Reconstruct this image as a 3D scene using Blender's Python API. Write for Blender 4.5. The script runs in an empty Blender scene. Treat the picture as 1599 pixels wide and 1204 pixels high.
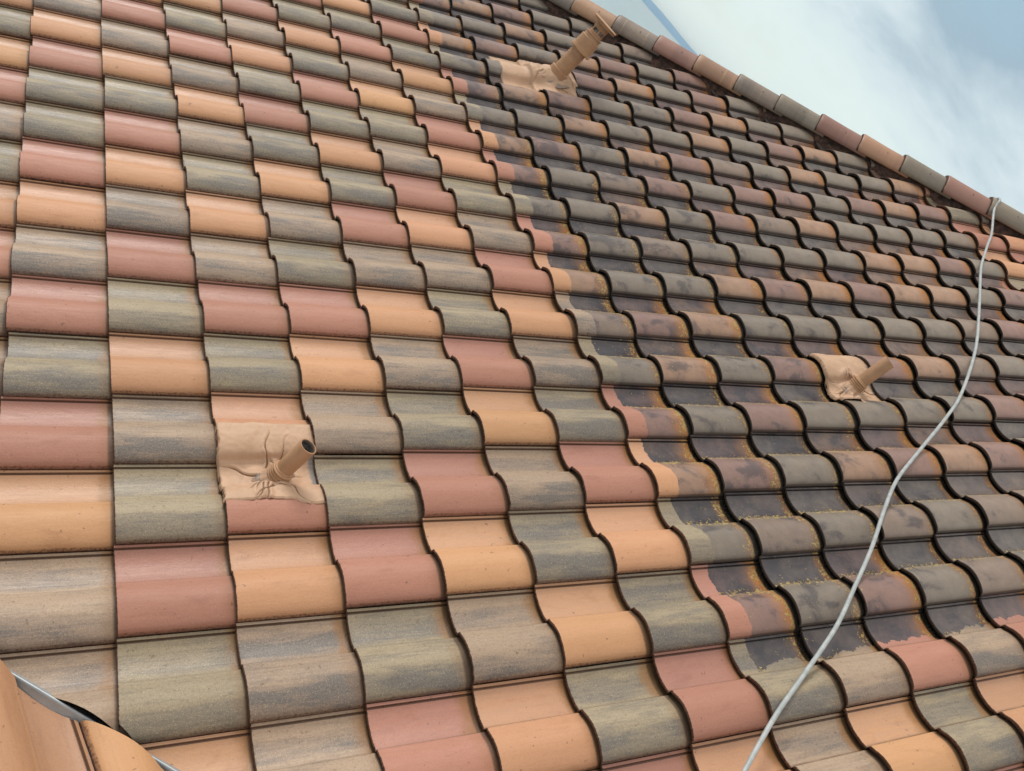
import bpy, bmesh, math, random
from mathutils import Vector, Matrix, noise
random.seed(7)
S = bpy.context.scene
C = S.collection

# ------------------------------------------------------------------ camera
TH = math.radians(29.153)                 # roof pitch
CT, ST = math.cos(TH), math.sin(TH)
CAM = Vector((-1.98270, -2.77979, 1.58139))
RIGHT = Vector((0.64692, -0.30135, 0.70048))
DOWN = Vector((0.31951, -0.72696, -0.60782))
FWD = Vector((0.69239, 0.61702, -0.37400))
cd = bpy.data.cameras.new('camera')
cam = bpy.data.objects.new('camera', cd)
C.objects.link(cam)
cd.sensor_width = 36.0
cd.lens = 36.0 * 1361.2 / 1599.0
cd.clip_start = 0.05
cd.clip_end = 60000
m = Matrix((RIGHT, -DOWN, -FWD)).transposed().to_4x4()
m.translation = CAM
cam.matrix_world = m
S.camera = cam

# ------------------------------------------------------------------ world
SUN_EL, SUN_AZ = math.radians(40), math.radians(112)   # azimuth: angle of the sun direction from +X
sdir = Vector((math.cos(SUN_EL) * math.cos(SUN_AZ), math.cos(SUN_EL) * math.sin(SUN_AZ), math.sin(SUN_EL)))
W_ = bpy.data.worlds.new('World')
S.world = W_
W_.use_nodes = True
nt = W_.node_tree
nt.nodes.clear()

class NT:
    """small helper to write node graphs"""
    def __init__(s, t): s.t = t
    def n(s, typ, ins=None, **kw):
        nd = s.t.nodes.new(typ)
        for k, v in kw.items(): setattr(nd, k, v)
        for k, v in (ins or {}).items():
            if isinstance(v, bpy.types.NodeSocket): s.t.links.new(v, nd.inputs[k])
            else: nd.inputs[k].default_value = v
        return nd
    def math(s, op, a, b=None, c=None, clamp=False):
        ins = {0: a}
        if b is not None: ins[1] = b
        if c is not None: ins[2] = c
        return s.n('ShaderNodeMath', ins, operation=op, use_clamp=clamp).outputs[0]
    def ss(s, x, a, b, lo=0.0, hi=1.0):
        nd = s.n('ShaderNodeMapRange', {'Value': x, 'From Min': a, 'From Max': b, 'To Min': lo, 'To Max': hi})
        nd.interpolation_type = 'SMOOTHSTEP'
        return nd.outputs[0]
    def noise(s, vec, scale, detail=3.0, rough=0.5, dist=0.0):
        return s.n('ShaderNodeTexNoise', {'Vector': vec, 'Scale': scale, 'Detail': detail, 'Roughness': rough, 'Distortion': dist}).outputs[0]
    def mix(s, f, a, b, blend='MIX'):
        nd = s.n('ShaderNodeMix', data_type='RGBA', blend_type=blend)
        for i, v in ((0, f), (6, a), (7, b)):
            if isinstance(v, bpy.types.NodeSocket): s.t.links.new(v, nd.inputs[i])
            elif i == 0: nd.inputs[0].default_value = v
            else: nd.inputs[i].default_value = (*v, 1) if len(v) == 3 else v
        return nd.outputs[2]
    def xyz(s, x, y, z):
        return s.n('ShaderNodeCombineXYZ', {0: x, 1: y, 2: z}).outputs[0]
    def sep(s, v):
        nd = s.n('ShaderNodeSeparateXYZ', {0: v})
        return nd.outputs[0], nd.outputs[1], nd.outputs[2]
    def ramp(s, f, stops):
        nd = s.n('ShaderNodeValToRGB', {0: f})
        cr = nd.color_ramp
        while len(cr.elements) < len(stops): cr.elements.new(0.5)
        for e, (p, c) in zip(cr.elements, stops):
            e.position = p; e.color = (*c, 1)
        return nd.outputs[0]

g = NT(nt)
sky = g.n('ShaderNodeTexSky', sky_type='NISHITA', sun_disc=False, sun_elevation=SUN_EL,
          sun_rotation=math.pi / 2 - SUN_AZ, air_density=1.0, dust_density=1.5, altitude=50)
tc = g.n('ShaderNodeTexCoord').outputs['Generated']
dx, dy, dz = g.sep(tc)
den = g.math('ADD', g.math('MAXIMUM', dz, 0.0), 0.30)
cv = g.xyz(g.math('DIVIDE', dx, den), g.math('DIVIDE', dy, den), 0.0)
nl = g.noise(cv, 1.7, 6, 0.55, 0.25)
nf = g.noise(cv, 3.2, 6, 0.55, 0.2)
# bank of thin cloud: pale towards the horizon, a grey-blue veil above it
el = g.math('ADD', dz, g.math('ADD', g.math('MULTIPLY', g.math('SUBTRACT', nl, 0.5), 0.30),
                                g.math('MULTIPLY', g.math('SUBTRACT', nf, 0.5), 0.10)))
cl = g.ramp(el, [(0.0, (.88, 1.0, .95)), (0.09, (.84, .97, .95)), (0.14, (.74, .86, .90)), (0.20, (.40, .54, .64)),
                 (0.26, (.40, .58, .70)), (0.33, (.62, .80, .90)), (0.5, (.95, .95, .93)), (1.0, (1.04, .98, .90))])
cl = g.mix(1.0, cl, g.xyz(9.2, 9.2, 9.2), 'MULTIPLY')
col = g.mix(g.ss(nl, 0.30, 0.50, 0.75, 0.93), sky.outputs[0], cl)
bg = g.n('ShaderNodeBackground', {0: col, 1: 0.098})
out = g.n('ShaderNodeOutputWorld', {0: bg.outputs[0]})

# ------------------------------------------------------------------ sun (thin overcast)
sl = bpy.data.lights.new('sun', 'SUN')
sl.energy = 2.0
sl.angle = math.radians(20)
sl.color = (1.0, 0.965, 0.91)
so = bpy.data.objects.new('sun', sl)
so.rotation_euler = sdir.to_track_quat('Z', 'Y').to_euler()
so.location = (0, 0, 30)
C.objects.link(so)

vs = S.view_settings
vs.view_transform = 'Standard'
vs.look = 'None'
vs.exposure = 0.10
vs.gamma = 1.0
vs.use_curve_mapping = False

# ------------------------------------------------------------------ helpers
def tag(o, label=None, cat=None, group=None, kind=None):
    if label: o['label'] = label
    if cat: o['category'] = cat
    if group: o['group'] = group
    if kind: o['kind'] = kind
    return o

def empty(name, loc):
    o = bpy.data.objects.new(name, None)
    o.empty_display_size = 0.1
    o.location = loc
    C.objects.link(o)
    return o

def mesh_obj(name, V, F, mat, parent=None, attrs=None, smooth=True, loc=None, local=False):
    """V in world coordinates; the object's origin is put at loc (or the mean)."""
    me = bpy.data.meshes.new(name)
    if local: L = Vector((0, 0, 0))
    else: L = Vector(loc) if loc is not None else sum((Vector(v) for v in V), Vector()) / len(V)
    me.from_pydata([tuple(Vector(v) - L) for v in V], [], F)
    me.materials.append(mat)
    if smooth: me.polygons.foreach_set('use_smooth', [True] * len(me.polygons))
    for k, vals in (attrs or {}).items():
        a = me.attributes.new(k, 'FLOAT_VECTOR', 'POINT')
        a.data.foreach_set('vector', [c for v in vals for c in v])
    me.update()
    o = bpy.data.objects.new(name, me)
    if parent:
        o.parent = parent
        o.location = L - parent.location if not local else (0, 0, 0)
    else:
        o.location = L
    C.objects.link(o)
    return o

def sharp(o, ang=40):
    me = o.data
    bm = bmesh.new(); bm.from_mesh(me)
    a = math.radians(ang)
    for e in bm.edges:
        if len(e.link_faces) == 2 and e.calc_face_angle(0) > a: e.smooth = False
    bm.to_mesh(me); bm.free()
    return o

# roof frames -------------------------------------------------------------
W, LC = 0.30, 0.315807                   # cover width and course of a tile
UA, VA, NA = Vector((CT, 0, ST)), Vector((0, -1, 0)), Vector((-ST, 0, CT))
def RA(u, v, h): return UA * u + VA * v + NA * h            # main slope
KB, XB = -2.607, -0.903
BC = .021
UB, VB, NB = Vector((0, -CT, ST)), Vector((-1, 0, 0)), Vector((0, ST, CT))
OB = Vector((XB, KB, 0))
def RB(u, v, h): return OB + UB * u + VB * v + NB * h       # the slope across the valley
def pix(P):
    d = Vector(P) - CAM
    z = d.dot(FWD)
    return (d.dot(RIGHT) / z * 1361.2 + 800, d.dot(DOWN) / z * 1361.2 + 602, z)

PROF = [(0, -.007), (.004, -.003), (.034, -.003), (.038, -.011), (.050, -.0115), (.054, -.0075), (.08, -.0125), (.12, -.0158), (.17, -.0185),
        (.22, -.0195), (.27, -.0190), (.32, -.0172), (.37, -.0140), (.405, -.0108), (.425, -.0085), (.440, -.0080), (.450, .0105),
        (.464, .0155), (.482, .0168), (.51, .0220), (.55, .0300), (.60, .0370), (.65, .0418), (.70, .0440), (.75, .0438),
        (.80, .0415), (.85, .0380), (.89, .0340), (.925, .0295), (.955, .0245), (.975, .0195), (.990, .0130), (.997, .0060), (1.0, -.001), (.996, -.006)]
def prof(v):
    for (a, x), (b, y) in zip(PROF, PROF[1:-1]):
        if v <= b: return x + (y - x) * max(0, v - a) / (b - a)
    return PROF[-3][1]
STEP, THK = 0.027, 0.0155
def surf(gi, gj):
    """height of the tile surface at course gi, column gj"""
    ul = gi - math.floor(gi); v = gj - math.floor(gj)
    return prof(v) - STEP * ul

ULS = [0, .012, .04, .12, .25, .40, .55, .70, .82, .92, 1.0, 1.13]
def tile_geo(F, i, j, rnd, kind, clean=None, Lc=LC):
    """one tile in field F -> verts, faces, attributes"""
    jz = random.uniform(-.0024, .0026); ju = random.uniform(-.0050, .0050); jv = random.uniform(-.0015, .0015)
    tw = random.uniform(-.009, .009); ch = random.choice([-1, -1, random.randrange(12, 30)])
    V, A1, A2, A3, Fc = [], [], [], [], []
    n = len(PROF)
    def add(ul, v, h, edge):
        u = (i + ul) * Lc + ju + tw * (v - .5) * .5
        V.append(F(u, (j + v) * W + jv, h + jz))
        A1.append((ul, v, rnd)); A2.append((i + ul, j + v, edge)); A3.append(clean)
    fr = [noise.noise(Vector((k * .9, rnd * 91, 3.1))) * .0045 + (.007 if abs(k - ch) < 2 and ch > 0 else 0) for k in range(n)]
    # butt face: bottom row, then the top rows
    for k, (v, h) in enumerate(PROF): add(.012 + fr[k] * 1.5, v, h - THK, 1)
    for k, (v, h) in enumerate(PROF): add(fr[k] * .8, v, h - .0035, 1)
    for r, ul in enumerate(ULS):
        for k, (v, h) in enumerate(PROF):
            e = 1.0 if k >= n - 2 else 0.0
            if k == 0 : e = .9
            if r == 0:
                add(.008 + fr[k], v, h, .75)
            else:
                add(ul, v, h - STEP * ul, e)
    R = len(ULS) + 2
    for r in range(R - 1):
        for k in range(n - 1):
            a = r * n + k
            Fc.append((a, a + 1, a + n + 1, a + n))
    return V, Fc, A1, A2, A3

# ------------------------------------------------------------------ materials
def new_mat(name):
    mt = bpy.data.materials.new(name); mt.use_nodes = True
    t = mt.node_tree; t.nodes.clear()
    return mt, NT(t)
def finish(g, col, rough, normal=None, metallic=0.0, spec=0.5):
    ins = {'Base Color': col, 'Roughness': rough, 'Metallic': metallic, 'Specular IOR Level': spec}
    if normal is not None: ins['Normal'] = normal
    b = g.n('ShaderNodeBsdfPrincipled', {k: ((*v, 1) if isinstance(v, tuple) and len(v) == 3 else v) for k, v in ins.items()})
    g.n('ShaderNodeOutputMaterial', {0: b.outputs[0]})

def tile_material():
    mt, g = new_mat('glazed_concrete_tile')
    at = lambda n_: g.n('ShaderNodeAttribute', attribute_name=n_)
    tl = at('tl').outputs['Vector']; tg = at('tg').outputs['Vector']; tcn = at('tc').outputs['Vector']
    ul, v, rnd = g.sep(tl); gi, gj, edge = g.sep(tg)
    kx, ky, kz = g.sep(tcn)           # kind, brightness, 1 = field may be dirty
    isR = g.ss(g.math('ABSOLUTE', g.math('SUBTRACT', kx, 1.0)), .6, .4)
    isB = g.ss(g.math('ABSOLUTE', g.math('SUBTRACT', kx, 3.0)), .6, .4)
    isM = g.ss(kx, 1.4, 1.6)          # the mottled greens and taupes
    pos = g.xyz(gi, gj, g.math('MULTIPLY', rnd, 7.0))
    geo = g.n('ShaderNodeNewGeometry').outputs['Position']
    # streaks along the tile
    sv = g.xyz(g.math('ADD', g.math('MULTIPLY', ul, .9), g.math('MULTIPLY', rnd, 31.0)), g.math('MULTIPLY', v, 4.2), g.math('MULTIPLY', rnd, 17.0))
    s1 = g.noise(sv, 1.5, 5, .58, .25)
    sv2 = g.xyz(g.math('ADD', g.math('MULTIPLY', ul, 2.2), g.math('MULTIPLY', rnd, 53.0)), g.math('MULTIPLY', v, 26.0), g.math('MULTIPLY', rnd, 9.0))
    s2 = g.noise(sv2, 1.5, 4, .6, .2)
    blot = g.noise(pos, 3.0, 4, .6)
    # clean colours
    hr = g.noise(g.xyz(rnd, 6.0, 2.0), 11.0, 0)
    cO = g.mix(g.ss(hr, .35, .65), g.mix(s1, (.510, .262, .120), (.580, .312, .150)), g.mix(s1, (.500, .238, .128), (.570, .285, .165)))
    cR = g.mix(s1, (.385, .165, .110), (.450, .208, .143))
    tan = g.mix(isB, (.330, .262, .168), (.375, .265, .182))
    gry = g.mix(isB, (.228, .188, .136), (.272, .200, .150))
    panm = g.math('MULTIPLY', g.ss(v, .10, .20), g.ss(v, .43, .32))
    crm = g.ss(g.math('ADD', v, g.math('MULTIPLY', g.math('SUBTRACT', s1, .5), .25)), .66, .82)
    bias = g.math('ADD', g.math('MULTIPLY', panm, .19), g.math('MULTIPLY', crm, .20))
    bias = g.math('ADD', bias, g.math('MULTIPLY', g.math('SUBTRACT', g.noise(g.xyz(rnd, 3.0, 1.0), 9.0, 0), .5), .35))
    grain0 = g.noise(geo, 240, 2, .7)
    thick = g.math('SUBTRACT', g.math('ADD', g.math('MULTIPLY', s1, .75), g.math('MULTIPLY', s2, .30)), g.math('MULTIPLY', g.math('SUBTRACT', grain0, .5), .40))
    mk = g.math('ADD', thick, bias)
    cM = g.mix(g.ss(mk, .48, .70), tan, gry)
    cM = g.mix(g.ss(mk, .70, .82, 0, .75), cM, (.135, .124, .116))
    pw = g.math('MULTIPLY', g.ss(v, .452, .440), g.ss(s2, .25, .6, .20, .60))
    cO = g.mix(pw, cO, (.500, .285, .180)); cR = g.mix(pw, cR, (.400, .190, .150))
    clean = g.mix(isM, g.mix(isR, cO, cR), cM)
    clean = g.mix(g.ss(s2, .35, .75, 0, .10), clean, g.mix(1.0, clean, (.55, .52, .52), 'MULTIPLY'))
    spot = g.noise(g.xyz(g.math('MULTIPLY', gi, .6), g.math('MULTIPLY', gj, 1.6), rnd), 3.3, 5, .65, .5)
    clean = g.mix(g.ss(spot, .54, .72, 0, .30), clean, g.mix(1.0, clean, (.62, .52, .45), 'MULTIPLY'))
    fleck = g.noise(geo, 55, 2, .5)
    clean = g.mix(g.ss(fleck, .70, .74, 0, .5), clean, (.10, .055, .03))
    hv = g.n('ShaderNodeCombineColor', {0: ky, 1: ky, 2: ky}).outputs[0]
    clean = g.mix(1.0, clean, hv, 'MULTIPLY')
    # sand grains
    grain = g.noise(geo, 300, 2, .7)
    grain2 = g.noise(geo, 120, 3, .7)
    gm = g.math('ADD', g.math('MULTIPLY', isM, .55), .25)
    clean = g.mix(g.math('MULTIPLY', g.ss(grain, .56, .68), gm), clean, g.mix(.50, clean, (.62, .50, .32)))
    clean = g.mix(g.math('MULTIPLY', g.ss(grain2, .52, .68, 0, .50), gm), clean, g.mix(1.0, clean, (.45, .40, .36), 'MULTIPLY'))
    # where the roof has not been washed yet
    wob = g.math('MULTIPLY', g.math('SUBTRACT', g.noise(g.xyz(gj, gj, 4.0), 1.1, 2, .5), .5), .17)
    wob2 = g.math('MULTIPLY', g.math('SUBTRACT', g.noise(g.xyz(gi, gj, 2.0), 9.0, 4, .6), .5), .10)
    bul = g.math('MULTIPLY', g.ss(v, .45, .75), .08)
    a = g.math('ADD', g.math('ADD', g.math('SUBTRACT', g.math('SUBTRACT', gi, 3.235), bul), wob), wob2)
    wob3 = g.math('MULTIPLY', g.math('SUBTRACT', g.noise(g.xyz(gi, 1.0, 2.0), 2.6, 3, .6), .5), .34)
    b = g.math('ADD', g.math('ADD', g.math('SUBTRACT', 6.36, gj), wob3), g.math('MULTIPLY', wob2, 1.5))
    wob4 = g.math('MULTIPLY', g.math('SUBTRACT', g.noise(g.xyz(gj, 5.0, 7.0), 1.7, 1, .5), .5), .7)
    c = g.math('ADD', g.math('SUBTRACT', 13.95, gi), wob4)
    dm = g.math('MINIMUM', g.math('MINIMUM', a, b), c)
    D = g.math('MULTIPLY', g.ss(dm, -.006, .012), kz)
    # unwashed colours
    pan = g.ss(v, .47, .40)
    d1 = g.noise(g.xyz(gi, g.math('MULTIPLY', gj, 1.3), rnd), 2.2, 5, .62, .4)
    d2 = g.noise(g.xyz(gi, gj, rnd), 7.0, 4, .6)
    bO = g.mix(s1, (.38, .215, .130), (.43, .262, .17)); bR = g.mix(s1, (.265, .148, .118), (.32, .190, .150))
    bG = g.mix(s1, (.218, .178, .138), (.272, .220, .165))
    bG = g.mix(isB, bG, g.mix(s1, (.245, .176, .132), (.292, .212, .158)))
    base = g.mix(isM, g.mix(isR, bO, bR), bG)
    soot = g.mix(pan, (.080, .060, .062), (.046, .040, .048))
    # grime is heaviest near the washed strip and thins towards the hip
    near = g.math('MULTIPLY', g.ss(gi, 11.0, 3.0), .30)
    amt = g.math('ADD', g.math('ADD', g.math('MULTIPLY', d1, .95), g.math('MULTIPLY', pan, .58)), g.math('SUBTRACT', near, .37))
    amt = g.math('ADD', amt, g.math('MULTIPLY', g.math('SUBTRACT', d2, .5), .5), clamp=True)
    dirty = g.mix(g.math('MULTIPLY', amt, .92), base, soot)
    dirty = g.mix(g.ss(g.math('ADD', d1, g.math('MULTIPLY', near, .35)), .60, .72, 0, .55), dirty, (.032, .032, .042))
    # rusty lichen below the next butt, ragged
    e1 = g.math('ADD', ul, g.math('ADD', g.math('MULTIPLY', g.math('SUBTRACT', d2, .5), .34), g.math('MULTIPLY', g.math('SUBTRACT', d1, .5), .25)))
    isor = g.math('ADD', g.math('MULTIPLY', g.math('SUBTRACT', 1.0, isM), .35), .50)
    rr = g.noise(g.xyz(rnd, 1.0, 8.0), 13.0, 0)
    isor = g.math('MULTIPLY', isor, g.ss(rr, .35, .6, .55, 1.1))
    dirty = g.mix(g.math('MULTIPLY', g.ss(e1, g.math('SUBTRACT', .80, g.math('MULTIPLY', g.math('SUBTRACT', 1.0, isM), .14)), 1.0), isor), dirty, g.mix(g.noise(pos, 14, 3), (.44, .160, .045), (.36, .165, .045)))
    moss = g.noise(pos, 26, 4, .65, .5)
    near2 = g.math('MAXIMUM', g.ss(e1, .78, .95), g.math('MULTIPLY', g.ss(v, .30, .42), g.ss(v, .54, .47)))
    mossm = g.math('MULTIPLY', g.ss(g.math('ADD', moss, g.math('ADD', g.math('MULTIPLY', near2, .15), g.math('MULTIPLY', near, .16))), .685, .735), g.math('MULTIPLY', g.ss(gi, 15, 5, .25, .95), g.ss(gj, -9.0, -1.0, .25, 1.0)))
    dirty = g.mix(mossm, dirty, g.mix(g.noise(pos, 6, 1), (.36, .23, .06), (.46, .36, .16)))
    dirty = g.mix(g.ss(g.math('ADD', ul, g.math('MULTIPLY', g.math('SUBTRACT', moss, .5), .06)), .95, .985), dirty, (.020, .015, .010))  # gap shadow under the next butt, painted as a near-black band
    # washed part: brown silt at the pan end under the butt, dark lap line
    e2 = g.math('ADD', ul, g.math('MULTIPLY', g.math('SUBTRACT', blot, .5), .30))
    silt = g.math('MULTIPLY', g.ss(e2, .84, .98), g.math('ADD', g.math('MULTIPLY', pan, .45), .22))
    clean = g.mix(silt, clean, (.30, .135, .035))
    clean = g.mix(g.ss(ul, .965, .995, 0, .8), clean, (.07, .038, .018))  # shadow of the overhanging butt painted into the washed tile's upslope end
    gmo = g.noise(pos, 12, 4, .7, .6)
    green = g.math('MULTIPLY', g.ss(gmo, .63, .70), g.math('MULTIPLY', g.ss(v, .28, .40), g.ss(v, .50, .46)))
    clean = g.mix(g.math('MULTIPLY', green, .55), clean, (.17, .15, .03))
    crumb = g.math('MULTIPLY', g.ss(grain2, .50, .58), g.math('MAXIMUM', g.ss(v, .984, .994), g.ss(ul, .020, .006)))
    clean = g.mix(g.math('MULTIPLY', crumb, .65), clean, (.075, .035, .018))
    kn = g.math('MULTIPLY', g.ss(v, .405, .436), g.ss(v, .456, .446))
    clean = g.mix(g.math('MULTIPLY', kn, g.ss(blot, .3, .6, .35, .8)), clean, (.14, .08, .04))
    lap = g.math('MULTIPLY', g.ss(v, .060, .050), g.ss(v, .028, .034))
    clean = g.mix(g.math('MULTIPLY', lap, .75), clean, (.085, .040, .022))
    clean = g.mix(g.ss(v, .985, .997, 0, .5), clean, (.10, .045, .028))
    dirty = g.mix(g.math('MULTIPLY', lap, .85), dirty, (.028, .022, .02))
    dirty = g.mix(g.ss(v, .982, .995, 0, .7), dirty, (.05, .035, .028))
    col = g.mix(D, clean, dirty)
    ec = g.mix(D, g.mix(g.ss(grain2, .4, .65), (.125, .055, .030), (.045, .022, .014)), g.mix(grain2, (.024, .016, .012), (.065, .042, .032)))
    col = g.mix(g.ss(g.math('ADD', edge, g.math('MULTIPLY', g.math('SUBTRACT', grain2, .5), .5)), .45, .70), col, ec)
    rc = g.math('ADD', g.math('MULTIPLY', pan, -.17), g.math('MULTIPLY', g.math('SUBTRACT', s2, .5), .3))
    rclean = g.math('ADD', rc, .60)
    rdirty = g.math('ADD', g.math('ADD', .42, g.math('MULTIPLY', pan, -.32)), g.math('MULTIPLY', g.math('SUBTRACT', d2, .5), .35))
    rough = g.math('ADD', g.math('MULTIPLY', rclean, g.math('SUBTRACT', 1.0, D)), g.math('MULTIPLY', rdirty, D), clamp=True)
    rough = g.math('MAXIMUM', rough, g.math('MULTIPLY', g.ss(edge, .3, .6), .9))
    bh = g.math('ADD', g.math('MULTIPLY', grain, .5), g.math('ADD', g.math('MULTIPLY', grain2, .5), g.math('MULTIPLY', g.noise(geo, 35, 3), .8)))
    bh = g.math('ADD', bh, g.math('MULTIPLY', g.math('MULTIPLY', mossm, D), 1.2))
    bp = g.n('ShaderNodeBump', {'Height': bh, 'Strength': .7, 'Distance': .0018})
    finish(g, col, rough, bp.outputs[0], 0.0, .5)
    return mt
M_TILE = tile_material()

def simple(name, c1, c2, rough=.7, scale=20, metallic=0, bump=.3, bs=60, dist=.002, spec=.5):
    mt, g = new_mat(name)
    geo = g.n('ShaderNodeNewGeometry').outputs['Position']
    n1 = g.noise(geo, scale, 4, .6)
    bp = g.n('ShaderNodeBump', {'Height': g.noise(geo, bs, 4, .6), 'Strength': bump, 'Distance': dist})
    finish(g, g.mix(g.ss(n1, .35, .65), c1, c2), rough, bp.outputs[0], metallic, spec)
    return mt
M_FELT = simple('roofing_felt', (.018, .015, .013), (.030, .024, .020), .9)
M_MORTAR = simple('red_mortar', (.045, .026, .020), (.13, .065, .045), .95, 30, bump=1, bs=90, dist=.01)
M_ZINC = simple('zinc_sheet', (.34, .38, .41), (.42, .46, .48), .5, 9, metallic=.4, bump=.15)
M_CABLE = simple('grey_cable_sheath', (.33, .355, .355), (.43, .45, .44), .42, 30, bump=.05)
M_PIPE = simple('painted_vent_pipe', (.40, .215, .110), (.46, .260, .140), .62, 16, bump=.15)
M_INNER = simple('pipe_inside', (.06, .05, .045), (.22, .19, .17), .9, 60)

def flash_material():
    mt, g = new_mat('painted_lead_flashing')
    geo = g.n('ShaderNodeNewGeometry').outputs['Position']
    at = g.n('ShaderNodeAttribute', attribute_name='fl').outputs['Vector']
    fx, fy, fz = g.sep(at)
    n1 = g.noise(geo, 14, 4, .6); n2 = g.noise(geo, 60, 4, .65, .6); n3 = g.noise(geo, 6, 2, .5, .5)
    col = g.mix(g.ss(n1, .3, .7), (.47, .290, .180), (.55, .350, .225))
    bare = g.math('MULTIPLY', g.ss(g.math('ADD', fx, g.math('MULTIPLY', g.math('SUBTRACT', n2, .5), .5)), .55, .72), g.ss(n3, .30, .42))
    col = g.mix(g.math('MULTIPLY', bare, .85), col, g.mix(n2, (.05, .05, .05), (.30, .30, .29)))
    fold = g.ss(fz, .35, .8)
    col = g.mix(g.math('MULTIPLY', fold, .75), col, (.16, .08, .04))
    col = g.mix(g.ss(n2, .60, .72, 0, .25), col, (.30, .19, .12))
    h = g.math('SUBTRACT', g.math('ADD', g.math('MULTIPLY', n1, .5), g.math('MULTIPLY', n2, .25)), g.math('MULTIPLY', fold, .8))
    bp = g.n('ShaderNodeBump', {'Height': h, 'Strength': .7, 'Distance': .006})
    finish(g, col, .6, bp.outputs[0])
    return mt
M_FLASH = flash_material()

# ------------------------------------------------------------------ ground, water, hills
def sheet(name, size, z, mat, seg=1):
    V = []; F = []
    for a in range(seg + 1):
        for b in range(seg + 1):
            V.append((-size + 2 * size * a / seg, -size + 2 * size * b / seg, z))
    for a in range(seg):
        for b in range(seg):
            q = a * (seg + 1) + b
            F.append((q, q + seg + 1, q + seg + 2, q + 1))
    return mesh_obj(name, V, F, mat, smooth=False)
mw, g = new_mat('pale_sea')
geo = g.n('ShaderNodeNewGeometry').outputs['Position']
bp = g.n('ShaderNodeBump', {'Height': g.noise(geo, .35, 5, .6), 'Strength': .35, 'Distance': .5})
finish(g, g.mix(g.noise(geo, .004, 3), (.28, .36, .38), (.34, .42, .43)), .30, bp.outputs[0])
tag(sheet('water', 20000, -9.0, mw), kind='structure')

# far blue shore on the horizon
V = []; F = []
N = 160
for k in range(N + 1):
    a = math.radians(-40 + 150 * k / N)
    hgt = 62 + 16 * noise.noise(Vector((k * .11, 0, 0))) + 8 * noise.noise(Vector((k * .4, 5, 0)))
    d = Vector((math.cos(a), math.sin(a), 0))
    for r, z in ((9000, -9.2), (9500, hgt * .75), (10200, hgt), (11500, hgt * .6), (12500, -9.2)):
        P = d * r; V.append((P.x, P.y, z))
for k in range(N):
    for r in range(4):
        q = k * 5 + r
        F.append((q, q + 5, q + 6, q + 1))
M_HILL = simple('far_blue_hills', (.05, .22, .42), (.08, .27, .46), .95, .002, bump=0)  # blue fade of distant air painted into the hills' own colour
tag(mesh_obj('hills', V, F, M_HILL), kind='structure')

# ------------------------------------------------------------------ the main roof
roof = empty('tiled_roof', (0, 0, 0))
tag(roof, 'large clay coloured tiled slope, washed on the left and grimy on the right, with a hip along its edge', 'roof')

HA, HB = 1.1011, 5.778                    # hip line in the slope: u = HA v + HB (lower edge of the caps)
VAL = -2.600                              # valley cut: X + Y = VAL
COL = {  # colours read from the photograph, by course (i) and column (j); O orange, R red, G green-grey, B taupe
 -5: (-7, 'GORBGORBB'), -4: (-9, 'GBORGGROBRGROBB'), -3: (-9, 'ORBOGROBRGOBGRGO'), -2: (-9, 'OGRBOBGOBRGOROBBG'),
 -1: (-9, 'RBOGRGOBGROBGRGRO'), 0: (-10, 'RGOGRGOGRBOBGROBOG'), 1: (-10, 'OGRBOGBROBGROBGOGR'),
 2: (-10, 'GRGOBROGBROBGROGRO'), 3: (-11, 'RGOGRGORGROBGROGRGB'), 4: (-11, 'OGRGOGRGGGGROGRBGBO'),
 5: (-11, 'ROGRROGBOBGOGRGGRRG'), 6: (-11, 'GGORGGORGGOGRGOBGBO'), 7: (-11, 'GGROGGRGRGRGRGRGBRG'),
 8: (-11, 'GBGGROBRBGOGRGOBG'), 9: (-9, 'RROGGROGRGOGRBG'), 10: (-9, 'GGGROGGOOGBRGO'), 11: (-8, 'OGOGRGOOBGRGB'),
 12: (-7, 'OGGOGRGRGBR'), 13: (-6, 'BORBGRGO'), 14: (-5, 'RGROGB'), 15: (-4, 'GORGB'), 16: (-3, 'OGRB')}
KN = {'O': 0, 'R': 1, 'G': 2, 'B': 3}
KN['N'] = 0
KW = {'N': 'warm brown', 'O': 'orange', 'R': 'brick red', 'G': 'green-grey', 'B': 'brown-grey'}
def color_of(i, j):
    if i in COL:
        s0, st = COL[i]
        if 0 <= j - s0 < len(st): return st[j - s0]
    return random.choice('OORGGBB')

def clip_geo(V, F, A, planes):
    """clip by world planes (co, no): keeps the side the normal does not point to"""
    me = bpy.data.meshes.new('tmp')
    me.from_pydata([tuple(v) for v in V], [], F)
    for k, vals in A.items():
        a = me.attributes.new(k, 'FLOAT_VECTOR', 'POINT'); a.data.foreach_set('vector', [c for v in vals for c in v])
    bm = bmesh.new(); bm.from_mesh(me)
    for co, no in planes:
        bmesh.ops.bisect_plane(bm, geom=bm.verts[:] + bm.edges[:] + bm.faces[:], plane_co=co, plane_no=no, clear_outer=True)
    lays = {k: bm.verts.layers.float_vector[k] for k in A}
    bm.verts.index_update()
    V2 = [v.co.copy() for v in bm.verts]
    A2 = {k: [tuple(v[lays[k]]) for v in bm.verts] for k in A}
    F2 = [tuple(v.index for v in f.verts) for f in bm.faces]
    bm.free(); bpy.data.meshes.remove(me)
    return V2, F2, A2

hip_dir = (RA(HA, 1, 0)).normalized()
hip_n = UA * 1.0 - VA * HA                 # in-slope normal of the hip line, pointing across it
hip_n.normalize()
val_n = Vector((-1, -1, 0)).normalized()
valP = (Vector((VAL, 0, 0)), val_n)

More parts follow.
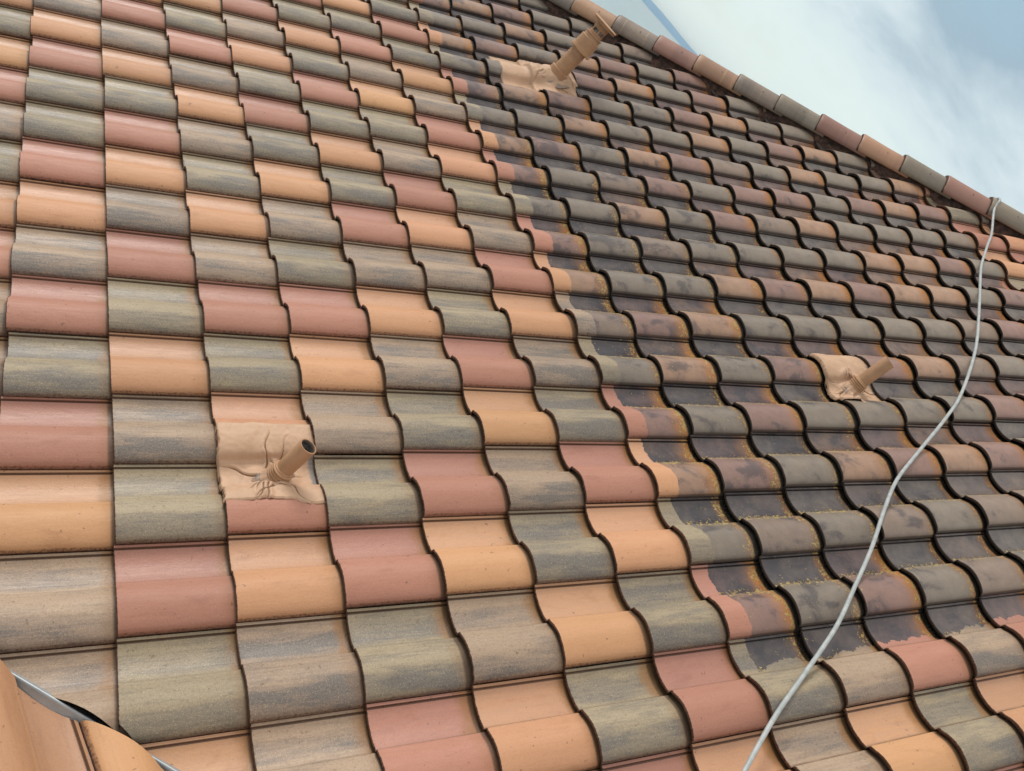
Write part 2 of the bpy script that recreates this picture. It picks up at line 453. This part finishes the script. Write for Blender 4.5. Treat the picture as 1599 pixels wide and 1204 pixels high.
def side_hip(u, v): return u - (HA * v + HB)
tiles = []
for i in range(-7, 19):
    for j in range(-16, 14):
        cs = [(i + a, j + b) for a in (0, 1.1) for b in (0, 1)]
        sh = [side_hip(a * LC, b * W) for a, b in cs]
        if min(sh) > .10: continue
        sv = [RA(a * LC, b * W, 0).x + RA(a * LC, b * W, 0).y - VAL for a, b in cs]
        if max(sv) < 0: continue
        pc = pix(RA((i + .5) * LC, (j + .6) * W, .02))
        if pc[2] < .3 or not (-420 < pc[0] < 1980 and -330 < pc[1] < 1560): continue
        # size in the picture
        P = [pix(RA(a * LC, b * W, .02)) for a, b in ((i, j), (i + 1, j), (i + 1, j + 1), (i, j + 1))]
        P = [(min(max(p[0], 0), 1599), min(max(p[1], 0), 1204)) for p in P]
        ar = abs(sum(P[k][0] * P[(k + 1) % 4][1] - P[(k + 1) % 4][0] * P[k][1] for k in range(4))) / 2
        k = color_of(i, j)
        rnd = random.random(); br = random.uniform(.90, 1.08)
        V, F, A1, A2, A3 = tile_geo(RA, i, j, rnd, k, (KN[k], br, 1.0))
        A = {'tl': A1, 'tg': A2, 'tc': A3}
        pl = []
        if max(sh) > .05: pl.append((RA(HB + .12 + random.uniform(-.045, .02), 0, 0), hip_n))
        if min(sv) < 0: pl.append(valP)
        if pl: V, F, A = clip_geo(V, F, A, pl)
        if not F: continue
        tiles.append((ar, i, j, k, V, F, A))
tiles.sort(key=lambda t: -t[0])
for n_, (ar, i, j, k, V, F, A) in enumerate(tiles[:100]):
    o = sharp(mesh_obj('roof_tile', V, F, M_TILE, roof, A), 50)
    o['label'] = KW[k] + ' roof tile'
V, F, A = [], [], {'tl': [], 'tg': [], 'tc': []}
for (ar, i, j, k, v_, f_, a_) in tiles[100:]:
    n0 = len(V); V += v_; F += [tuple(x + n0 for x in f) for f in f_]
    for q in A: A[q] += a_[q]
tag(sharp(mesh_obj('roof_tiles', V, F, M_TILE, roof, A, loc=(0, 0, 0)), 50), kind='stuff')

# underlay below the tiles: runs from the valley to the hip
def deckpoly(pts, name, parent, mat=M_FELT, F=RA):
    return mesh_obj(name, [F(*p) for p in pts], [tuple(range(len(pts)))], mat, parent, smooth=False)
def uval(v, off=0): return (VAL + off + v + 0.08 * ST) / CT          # X + Y = VAL  ->  u CT - h ST - v = VAL
deckpoly([(uval(-6.0), -6.0, -.085), (HA * -6.0 + HB + .13, -6.0, -.085), (HA * 5 + HB + .13, 5.0, -.085), (uval(5.0), 5.0, -.085)], 'underlay', roof)

# slope on the other side of the hip, falling away from it
pl_n = Vector((hip_dir.x, hip_dir.y, 0)).normalized()
perp = Vector((-pl_n.y, pl_n.x, 0))
def mirror(P):
    o = RA(HB + .149, 0, 0)
    d = P - o
    return P - 2 * d.dot(perp) * perp
pts = [RA(HA * v + HB + .10, v, -.02) for v in (-6.0, 5.0)] + [RA(HA * 5 + HB - 3.5, 5.0, -.02), RA(HA * -6 + HB - 3.5, -6.0, -.02)]
M_SLOPE = simple('weathered_clay', (.20, .12, .08), (.32, .18, .11), .8, 5)
mesh_obj('far_slope', [mirror(P) for P in pts], [(0, 1, 2, 3)], M_SLOPE, roof, smooth=False)

# ------------------------------------------------------------------ hip: mortar bed and ridge tiles
hup = (Vector((0, 0, 1)) - hip_dir * hip_dir.z).normalized()
hside = hip_dir.cross(hup).normalized()
if hside.dot(UA) > 0: hside = -hside        # hside points to the tiled slope
def _c(d): return d.dot(UA) - HA * d.dot(VA), d.dot(NA)
HZ = (.045 - .118 * _c(hside)[1]) / _c(hup)[1]
HOFF = -(.118 * _c(hside)[0] + HZ * _c(hup)[0])
def HIP(s, a, z):
    """s metres along the hip from v = 0, a across (towards the slope), z above the ridge line"""
    v = s / RA(HA, 1, 0).length
    return RA(HA * v + HB + HOFF, v, 0) + hside * a + hup * (z + HZ)
SC = [(-.118, .000), (-.112, .030), (-.095, .062), (-.066, .090), (-.034, .106), (0, .111), (.034, .106), (.066, .090), (.095, .062), (.112, .030), (.118, .000)]
def ridge_tile(s0, kind, br, lift=0.0):
    L_ = .405
    V, A1, A2, A3 = [], [], [], []
    rnd = random.random()
    rows = [(0.0, .93, -.014), (-.002, 1.0, -.005), (.004, 1.015, 0), (.03, 1.0, 0), (.2, .965, 0), (.34, .94, 0), (L_, .93, 0)]
    for q, (ds, k, dz_) in enumerate(rows):
        for c, (a, z) in enumerate(SC):
            z = z * 1.05
            t = ds / L_
            kk = .985 if q == 0 else k
            th_ = .016 if q == 0 else 0.0
            r = math.hypot(a, z) or 1
            aa, zz = a * (1.0 - th_ / r) * (k if q else 1.0), z * (1.0 - th_ / r) * (k if q else 1.0)
            wob = noise.noise(Vector((c * .7, ds * 9, rnd * 50))) * .0015
            V.append(HIP(s0 + ds, aa + wob, zz - .006 + .018 * (1 - t) + lift + wob))
            A1.append((.10 + .7 * t, .55 + .3 * c / 10, rnd)); A2.append((9 + s0, .6 + ds, 1.0 if q < 2 else (.5 if c in (0, 10) else 0)))
            A3.append((KN[kind], br, 0.5))
    n = len(SC); F = []
    for r in range(len(rows) - 1):
        for c in range(n - 1):
            q = r * n + c
            F.append((q, q + n, q + n + 1, q + 1))
    # closing under-lip along both long edges
    o = mesh_obj('ridge_tile', V, F, M_TILE, roof, {'tl': A1, 'tg': A2, 'tc': A3})
    sm = o.modifiers.new('thick', 'SOLIDIFY'); sm.thickness = .013; sm.offset = -1
    # fixing screw in the middle of the side
    for sgn in (1,):
        P = HIP(s0 + .20, sgn * .082, .085 + .006 + lift)
        d = (hside * sgn * .75 + hup * .65).normalized()
        x = d.orthogonal().normalized(); y = d.cross(x)
        Vn = [P - d * .004]; Fn = []
        for rr, zz in ((.0045, -.004), (.0045, .004), (.001, .006)):
            for k in range(8):
                a = k * math.pi / 4
                Vn.append(P + x * rr * math.cos(a) + y * rr * math.sin(a) + d * zz)
        for r_ in range(2):
            for k in range(8):
                Fn.append((1 + r_ * 8 + k, 1 + r_ * 8 + (k + 1) % 8, 9 + r_ * 8 + (k + 1) % 8, 9 + r_ * 8 + k))
        Fn.append(tuple(17 + k for k in range(8)))
        s_ = mesh_obj('screw', [v - o.location for v in Vn], Fn, M_INNER, o, local=True)
    return o
LEN1 = RA(HA, 1, 0).length
def s_of(v): return v * LEN1
caps = []
# lower ends measured in the picture -> v of each end
capv = [-2.743 - .2335 * 5, -2.743 - .2335 * 4, -2.743 - .2335 * 3, -2.743 - .2335 * 2, -2.743 - .2335, -2.743, -2.52, -2.295, -2.070, -1.845, -1.622, -1.396, -1.172, -.940, -.71, -.48, -.25, -.02]
capk = 'GRBOBROBGROGRGORBG'
for v_, k in zip(capv, capk):
    caps.append(ridge_tile(s_of(v_ - .065), k, random.uniform(.80, .92)))
    caps[-1]['label'] = KW[k] + ' ridge tile'

# rough mortar bed under the ridge tiles
V, F = [], []
K_ = 420
s0, s1 = s_of(-5.2), s_of(1.0)
sec = [(-.14, -.20), (-.105, -.03), (-.08, .045), (-.03, .075), (.03, .075), (.075, .040), (.092, -.015), (.098, -.06), (.12, -.20)]
for k in range(K_ + 1):
    s = s0 + (s1 - s0) * k / K_
    for c, (a, z) in enumerate(sec):
        w = .022 * noise.noise(Vector((s * 7, c * .8, 0))) + .010 * noise.noise(Vector((s * 31, c * 1.7, 4)))
        V.append(HIP(s, a + w, z + w))
for k in range(K_):
    for c in range(len(sec) - 1):
        q = k * len(sec) + c
        F.append((q, q + len(sec), q + len(sec) + 1, q + 1))
mesh_obj('mortar_bed', V, F, M_MORTAR, roof)

# ------------------------------------------------------------------ the slope across the valley
roofb = empty('tiled_roof', OB)
tag(roofb, 'corner of the adjoining tiled slope across the valley, warm brown tile beside an orange one', 'roof')
for i in range(-4, 6):
    for j in range(-5, 4):
        Lb = .56
        off = -.70 / Lb - math.floor(-.70 / Lb)
        cs = [RB((i + off + a) * Lb, (j + b) * W, 0) for a in (0, 1.1) for b in (0, 1)]
        if min(p.x + p.y - (VAL - BC) for p in cs) > 0: continue
        if max((p - CAM).dot(FWD) for p in cs) < .35 or min(p.y for p in cs) < -4.5 or (cs[0] - CAM).length > 4: continue
        k = {-1: 'O', 0: 'N', 1: 'R', -2: 'G'}.get(j, random.choice('OGB'))
        V, F, A1, A2, A3 = tile_geo(RB, i + off, j, random.random(), k, (KN[k], 1.0, 0.0) if j != 0 else (.12, .80, 0.0), Lb)
        A = {'tl': A1, 'tg': A2, 'tc': A3}
        if max(p.x + p.y - (VAL - BC) for p in cs) > 0:
            V, F, A = clip_geo(V, F, A, [(Vector((VAL - BC, 0, 0)), -val_n)])
        if not F: continue
        o = sharp(mesh_obj('roof_tile', V, F, M_TILE, roofb, A), 50)
        o['label'] = KW[k] + ' roof tile cut along the valley' if max(p.x + p.y - (VAL - BC) for p in cs) > 0 else KW[k] + ' roof tile'
# underlay of that slope
dB = []
for (x, y) in ((-.2, VAL - .12 + .2), (-2.2, VAL - .12 + 2.2), (-2.2, -4.4), (-.2, -4.4)):
    z = math.tan(TH) * (KB - y) - .09
    dB.append(Vector((x, y, z)))
mesh_obj('underlay', dB, [(0, 1, 2, 3)], M_FELT, roofb, smooth=False)

# zinc valley
vd = Vector((1, -1, math.tan(TH))).normalized()
def VALP(t, s, z):
    """t along the valley, s across in plan (negative = towards the other slope), z above the main slope's plane at the cut"""
    x0 = VAL / 2; b = Vector((x0, x0, math.tan(TH) * x0))
    return b + vd * t + Vector((1, 1, 0)).normalized() * s + Vector((0, 0, z))
sec = [(.05, -.050), (.004, -.004), (.000, .002), (-.004, .001), (-.006, -.006), (-.022, -.048), (-.045, -.064), (-.08, -.050), (-.14, -.03)]
V, F = [], []
NT_ = 40
for k in range(NT_ + 1):
    t = -2.2 + 4.6 * k / NT_
    for s, z in sec:
        V.append(VALP(t, s, z + .0015 * noise.noise(Vector((t * 5, s * 40, 0)))))
for k in range(NT_):
    for c in range(len(sec) - 1):
        q = k * len(sec) + c
        F.append((q, q + 1, q + len(sec) + 1, q + len(sec)))
vf = mesh_obj('valley_flashing', V, F, M_ZINC)
tag(vf, 'grey zinc valley sheet with a raised rim between the two tiled slopes', 'valley flashing')

# ------------------------------------------------------------------ vent pipes
UPV = Vector((0, 0, 1))
def lathe(name, base, axis, rings, mat, parent, seg=40, wob=0.0, capend=False):
    x = axis.orthogonal().normalized(); y = axis.cross(x)
    V, F = [], []
    for q, (z, r) in enumerate(rings):
        for k in range(seg):
            a = 2 * math.pi * k / seg
            rr = r + wob * noise.noise(Vector((math.cos(a) * 2, math.sin(a) * 2, z * 30 + q)))
            V.append(base + axis * z + (x * math.cos(a) + y * math.sin(a)) * rr)
    for q in range(len(rings) - 1):
        for k in range(seg):
            F.append((q * seg + k, q * seg + (k + 1) % seg, (q + 1) * seg + (k + 1) % seg, (q + 1) * seg + k))
    if capend: F.append(tuple((len(rings) - 1) * seg + k for k in range(seg)))
    return sharp(mesh_obj(name, V, F, mat, parent), 35)

def flashing(parent, gi0, gi1, gj0, gj1, base, cone, seed, over=(), bare=1.0):
    """lead sheet dressed over the tiles; base = (gi, gj) of the pipe"""
    NI, NJ = 120, 120
    rc_ = random.Random(int(seed * 10))
    CRS = []
    for _ in range(15):
        a0 = rc_.uniform(0, 2 * math.pi); r0_ = cone * rc_.uniform(.9, 1.3)
        p0 = Vector((math.cos(a0) * r0_, math.sin(a0) * r0_)); a1 = a0 + rc_.uniform(-.9, .9); ln = rc_.uniform(.05, .18)
        CRS.append((p0, Vector((math.cos(a1), math.sin(a1))), ln, rc_.uniform(-1, 1)))
    def crease(du, dv):
        lo = hi = 0
        for p0, d, ln, sg in CRS:
            q = Vector((du, dv)) - p0
            t = q.dot(d)
            if -.005 < t < ln:
                w_ = q.x * d.y - q.y * d.x + .006 * math.sin(t * 60 + sg * 5)
                f = min(1, max(0, (t + .005) / .01)) * (1 - t / ln) ** .5
                lo = max(lo, f * math.exp(-(w_ / .0026) ** 2)); hi = max(hi, f * math.exp(-((w_ - .008 * (1 if sg > 0 else -1)) / .007) ** 2))
        return lo, hi
    def hs(a, b):
        m_ = -1
        for da in (-.05, 0, .05):
            for db in (-.035, 0, .035):
                m_ = max(m_, surf(min(max(a + da, math.ceil(gi0 - .5) + .001), math.floor(gi1 + .1) - .001), b + db))
        return m_
    H = [[hs(gi0 + (gi1 - gi0) * a / NI, gj0 + (gj1 - gj0) * b / NJ) for b in range(NJ + 1)] for a in range(NI + 1)]
    for _ in range(3):
        H = [[(H[a][b] * 2 + H[max(a - 1, 0)][b] + H[min(a + 1, NI)][b] + H[a][max(b - 1, 0)] + H[a][min(b + 1, NJ)]) / 6
              for b in range(NJ + 1)] for a in range(NI + 1)]
    V, AT, idx, F = [], [], {}, []
    for a in range(NI + 1):
        for b in range(NJ + 1):
            gi = gi0 + (gi1 - gi0) * a / NI; gj = gj0 + (gj1 - gj0) * b / NJ
            # ragged rim
            fa, fb = a / NI, b / NJ
            wi = .012 * noise.noise(Vector((gj * 5, seed, 0))) + .006 * noise.noise(Vector((gj * 23, seed, 0)))
            wj = .020 * noise.noise(Vector((gi * 4, seed, 9))) + .008 * noise.noise(Vector((gi * 19, seed, 9)))
            gi += wi * (1 - abs(2 * fa - 1) < .5) + wi * (abs(2 * fa - 1)); gj += wj * abs(2 * fb - 1)
            for (g0, g1, amt_) in over:                     # a tongue running down over the lower tile
                if fb > .8 and g0 < gi < g1: gj += amt_ * (fb - .8) / .2 * math.sin(math.pi * (gi - g0) / (g1 - g0)) ** .6
            du = (gi - base[0]) * LC; dv = (gj - base[1]) * W
            r = math.hypot(du, dv); ang = math.atan2(dv, du)
            h = H[a][b] + .005
            lo, hi = crease(du, dv)
            h += .0045 * hi - .006 * lo
            h += .0030 * noise.noise(Vector((du * 14, dv * 14, seed))) + .0012 * noise.noise(Vector((du * 60, dv * 60, seed)))
            star = .5 + .5 * math.sin(ang * 5 + seed + 3 * noise.noise(Vector((r * 20, 0, seed))))
            h += .012 * star * math.exp(-((r - cone * 1.6) / (cone * .9)) ** 2)
            h += .030 * math.exp(-(r / (cone * 1.25)) ** 2) + (-.0 if r > cone else .0)
            h = max(h, H[a][b] + .0025)
            rim = min(fa, 1 - fa, fb, 1 - fb)
            if rim < .012: h -= .004
            if fa < .02: h -= .014 * (1 - fa / .02)
            idx[a, b] = len(V)
            V.append(RA(gi * LC, gj * W, h)); AT.append((bare * max(0, (fa - .80) / .20) * (1 if .30 < fb < .75 else .3), fb, lo))
    for a in range(NI):
        for b in range(NJ):
            F.append((idx[a, b], idx[a, b + 1], idx[a + 1, b + 1], idx[a + 1, b]))
    o = mesh_obj('flashing', V, F, M_FLASH, parent, {'fl': AT})
    sd = o.modifiers.new('thick', 'SOLIDIFY'); sd.thickness = .0035; sd.offset = -1
    return o

def crumple(parent, base, r0, seed):
    """creased lead collar dressed up round the foot of the pipe"""
    V, F = [], []; seg = 64
    for q in range(7):
        t = q / 6
        for k in range(seg):
            a = 2 * math.pi * k / seg
            cr = noise.noise(Vector((math.cos(a) * 2.6, math.sin(a) * 2.6, seed + t))) + .5 * noise.noise(Vector((math.cos(a) * 7, math.sin(a) * 7, seed + 2 * t)))
            rr = r0 * (1.9 - .87 * t ** .6) + r0 * .30 * cr * (1 - t) + .003 * cr
            p = base + Vector((math.cos(a) * rr, math.sin(a) * rr, 0))
            # foot lies on the slope, neck is level
            zs = math.tan(TH) * (p.x - base.x)
            V.append(p + UPV * (zs * (1 - t) + t * (.040) + .008 * cr * (1 - t) - .004))
    for q in range(6):
        for k in range(seg):
            F.append((q * seg + k, q * seg + (k + 1) % seg, (q + 1) * seg + (k + 1) % seg, (q + 1) * seg + k))
    return mesh_obj('lead_collar', V, F, M_FLASH, parent, {'fl': [((.66 if q < 3 else 0), 0, (.5 if q < 2 else 0)) for q in range(7) for _ in range(seg)]})

def ring_bumps(z0, r, n, pitch, amp):
    out_ = []
    for k in range(n):
        z = z0 + k * pitch
        out_ += [(z, r), (z + pitch * .15, r + amp), (z + pitch * .55, r + amp), (z + pitch * .75, r), (z + pitch * .98, r - .001)]
    return out_

def open_pipe(base_ij, L, r, label, fl, seed):
    b = RA(base_ij[0] * LC, base_ij[1] * W, -.012)
    root = empty('vent_pipe', b)
    tag(root, label, 'vent pipe', 'painted vent pipes sticking up through the tiles')
    t = .004
    jag = random.Random(3)
    p = lathe('pipe', b, UPV, [(-.03, r), (L * .5, r), (L - .002, r), (L, r - .001), (L, r - t), (L - .003, r - t - .0005), (L - .12, r - t - .001)], M_PIPE, root, wob=.0007)
    inner = lathe('pipe_lining', b, UPV, [(L - .003, r - t - .0012), (L - .14, r - t - .002), (L - .14, .001)], M_INNER, root, wob=.0006)
    lathe('collar', b, UPV, [(.018, r + .006)] + ring_bumps(.022, r + .004, 4, .0105, .0045) + [(.066, r + .003), (.069, r - .001)], M_PIPE, root)
    flashing(root, *fl[0], base_ij, r * 1.3, seed, fl[1])
    crumple(root, b, r, seed)
    return root
open_pipe((-1.475, 3.31), .192, .031, 'short open tan pipe on wrinkled flashing at left, among clean orange and grey tiles',
          ((-2.005, -.985, 2.60, 3.68), ((-1.30, -.90, .07),)), 2.3)
open_pipe((7.44, 2.19), .222, .033, 'short tan pipe on torn flashing among grimy tiles, left of the cable',
          ((6.995, 8.03, 1.47, 2.50), ((7.35, 8.15, .22),)), 8.8)

# tall vent with a slotted cowl near the hip
bij = (5.55, -7.22)
b = RA(bij[0] * LC, bij[1] * W, .0)
root = empty('vent_pipe', b)
tag(root, 'tall tan vent pipe with a slotted cowl and flat cap close to the hip', 'vent pipe', 'painted vent pipes sticking up through the tiles')
lathe('sleeve', b, UPV, [(-.05, .080), (.0, .076), (.060, .069), (.068, .070), (.071, .067), (.070, .055)], M_PIPE, root)
lathe('pipe', b, UPV, [(-.05, .055), (.19, .055), (.1905, .058), (.196, .058), (.1965, .055), (.206, .055), (.2065, .058), (.212, .058), (.2125, .055), (.30, .055)], M_PIPE, root)
co = lathe('cowl', b, UPV, [(.238, .056), (.238, .073), (.241, .081), (.252, .081), (.254, .074), (.262, .074), (.264, .0715), (.335, .0700), (.339, .063), (.362, .060), (.364, .066), (.369, .066), (.371, .052), (.372, .030)], M_PIPE, root)
# side lug on the cowl rim
lathe('lug', b + Vector((.02, -.08, .246)), Vector((.15, -1, 0)).normalized(), [(-.01, .009), (.012, .009), (.014, .006), (.014, .0)], M_PIPE, root, seg=12)
# head: wall with slots
V, F = [], []
seg = 48; r = .050
def slot(a):
    x = (a / (2 * math.pi) * 6) % 1
    return .18 < x < .82
for a in range(seg):
    for rr in (r, r - .004):
        for z in (.368, .392, .414, .452):
            V.append(b + Vector((math.cos(a * 2 * math.pi / seg) * rr, math.sin(a * 2 * math.pi / seg) * rr, z)))
for a in range(seg):
    p, q = a * 8, ((a + 1) % seg) * 8
    for z in range(3):
        if z == 1 and slot((a + .5) * 2 * math.pi / seg): continue
        F.append((p + z, q + z, q + z + 1, p + z + 1)); F.append((q + 4 + z, p + 4 + z, p + 5 + z, q + 5 + z))
hd = mesh_obj('slotted_head', V, F, M_PIPE, root, smooth=False)
lathe('head_lining', b, UPV, [(.36, .044), (.45, .044)], M_INNER, root)
cp = lathe('cap', b, UPV, [(.446, .050), (.448, .088), (.451, .093), (.455, .093), (.456, .088), (.460, .088), (.461, .095), (.468, .096), (.470, .092), (.472, .0)], M_PIPE, root)
flashing(root, 4.28, 6.05, -7.92, -6.52, bij, .085, 5.1, ((5.2, 6.04, .36), (4.9, 5.4, .10)), .2)
crumple(root, b, .062, 4.4)

# ------------------------------------------------------------------ air
bm = bmesh.new(); bmesh.ops.create_cube(bm, size=1.0)
me = bpy.data.meshes.new('haze'); bm.to_mesh(me); bm.free()
hz = bpy.data.objects.new('haze', me); C.objects.link(hz)
hz.scale = (30000, 30000, 110); hz.location = (0, 0, 45)
mh = bpy.data.materials.new('air'); mh.use_nodes = True; mh.node_tree.nodes.clear()
gh = NT(mh.node_tree)
pv = gh.n('ShaderNodeVolumePrincipled', {'Color': (.80, .90, .95, 1), 'Density': 0.7e-4, 'Anisotropy': .2})
gh.n('ShaderNodeOutputMaterial', {1: pv.outputs[0]})
me.materials.append(mh)
tag(hz, kind='stuff')

# ------------------------------------------------------------------ cable
CP = [(.62, 2.31, .06), (.733, 2.227, .06), (.941, 2.090, .06), (1.133, 1.981, .06), (1.376, 1.839, .06), (1.575, 1.694, .06), (1.771, 1.545, .06), (1.972, 1.377, .06),
      (2.156, 1.240, .06), (2.415, 1.094, .06), (2.743, .913, .06), (3.004, .749, .06), (3.414, .421, .06), (3.805, .035, .06), (4.183, -.350, .06), (4.576, -.686, .06)]
def cat(p0, p1, p2, p3, t):
    return tuple(.5 * ((2 * b_) + (-a_ + c_) * t + (2 * a_ - 5 * b_ + 4 * c_ - d_) * t * t + (-a_ + 3 * b_ - 3 * c_ + d_) * t ** 3) for a_, b_, c_, d_ in zip(p0, p1, p2, p3))
RAD = .0083
path = []
ctrl = [(-.05, 2.72, .06), (.30, 2.53, .06)] + CP
for k in range(1, len(ctrl) - 2):
    for q in range(24):
        path.append(cat(ctrl[k - 1], ctrl[k], ctrl[k + 1], ctrl[k + 2], q / 24))
hh = [max(surf((p[0] + d) / LC, p[1] / W) for d in (-.012, 0, .012)) + RAD for p in path]
# pulled taut: resting on the crests, sagging a little between them
n = len(path); top = [0.0] * n
for k in range(n):
    best = hh[k]
    for a in range(max(0, k - 34), k + 1):
        for b_ in range(k, min(n, k + 35)):
            if a == b_: continue
            best = max(best, hh[a] + (hh[b_] - hh[a]) * (k - a) / (b_ - a))
    top[k] = best
for _ in range(3):
    top = [sum(top[max(0, k - 9):k + 10]) / len(top[max(0, k - 9):k + 10]) for k in range(n)]
P3 = [RA(p[0], p[1], max(t_, h_ - .003)) for p, t_, h_ in zip(path, top, hh)]
sv_ = (-.915 - .02)
last = P3[-1]
def hip_v(x, a, z):
    return min((abs(pix(HIP(s_of(v / 400), a, z))[0] - x), v / 400) for v in range(-600, 0))[1]
E2 = HIP(s_of(hip_v(1553, .125, .062)), .125, .062); E3 = HIP(s_of(hip_v(1562, .05, .138)), .05, .138)
E4 = HIP(s_of(hip_v(1562, .05, .138)), -.06, .134); E5 = HIP(s_of(hip_v(1562, .05, .138) + .01), -.2, .02)
M1 = RA(4.40, -.540, .060); M2 = RA(4.576, -.686, .066)
ends = [P3[-12], last, M1, M2, E2, E3, E4, E5, E5 + (E5 - E4)]
for k in range(1, len(ends) - 2):
    for q in range(8):
        P3.append(Vector(cat(ends[k - 1], ends[k], ends[k + 1], ends[k + 2], (q + 1) / 8)))
V, F = [], []; seg = 12
for k, p in enumerate(P3):
    t = (P3[min(k + 1, len(P3) - 1)] - P3[max(k - 1, 0)]).normalized()
    x = t.cross(NA).normalized(); y = x.cross(t)
    for a in range(seg):
        V.append(p + (x * math.cos(a * 2 * math.pi / seg) + y * math.sin(a * 2 * math.pi / seg)) * RAD)
for k in range(len(P3) - 1):
    for a in range(seg):
        F.append((k * seg + a, k * seg + (a + 1) % seg, (k + 1) * seg + (a + 1) % seg, (k + 1) * seg + a))
F.append(tuple(reversed(range(seg)))); F.append(tuple((len(P3) - 1) * seg + a for a in range(seg)))
tag(mesh_obj('cable', V, F, M_CABLE), 'pale grey cable lying across the grimy tiles from the hip down to the bottom edge', 'cable')
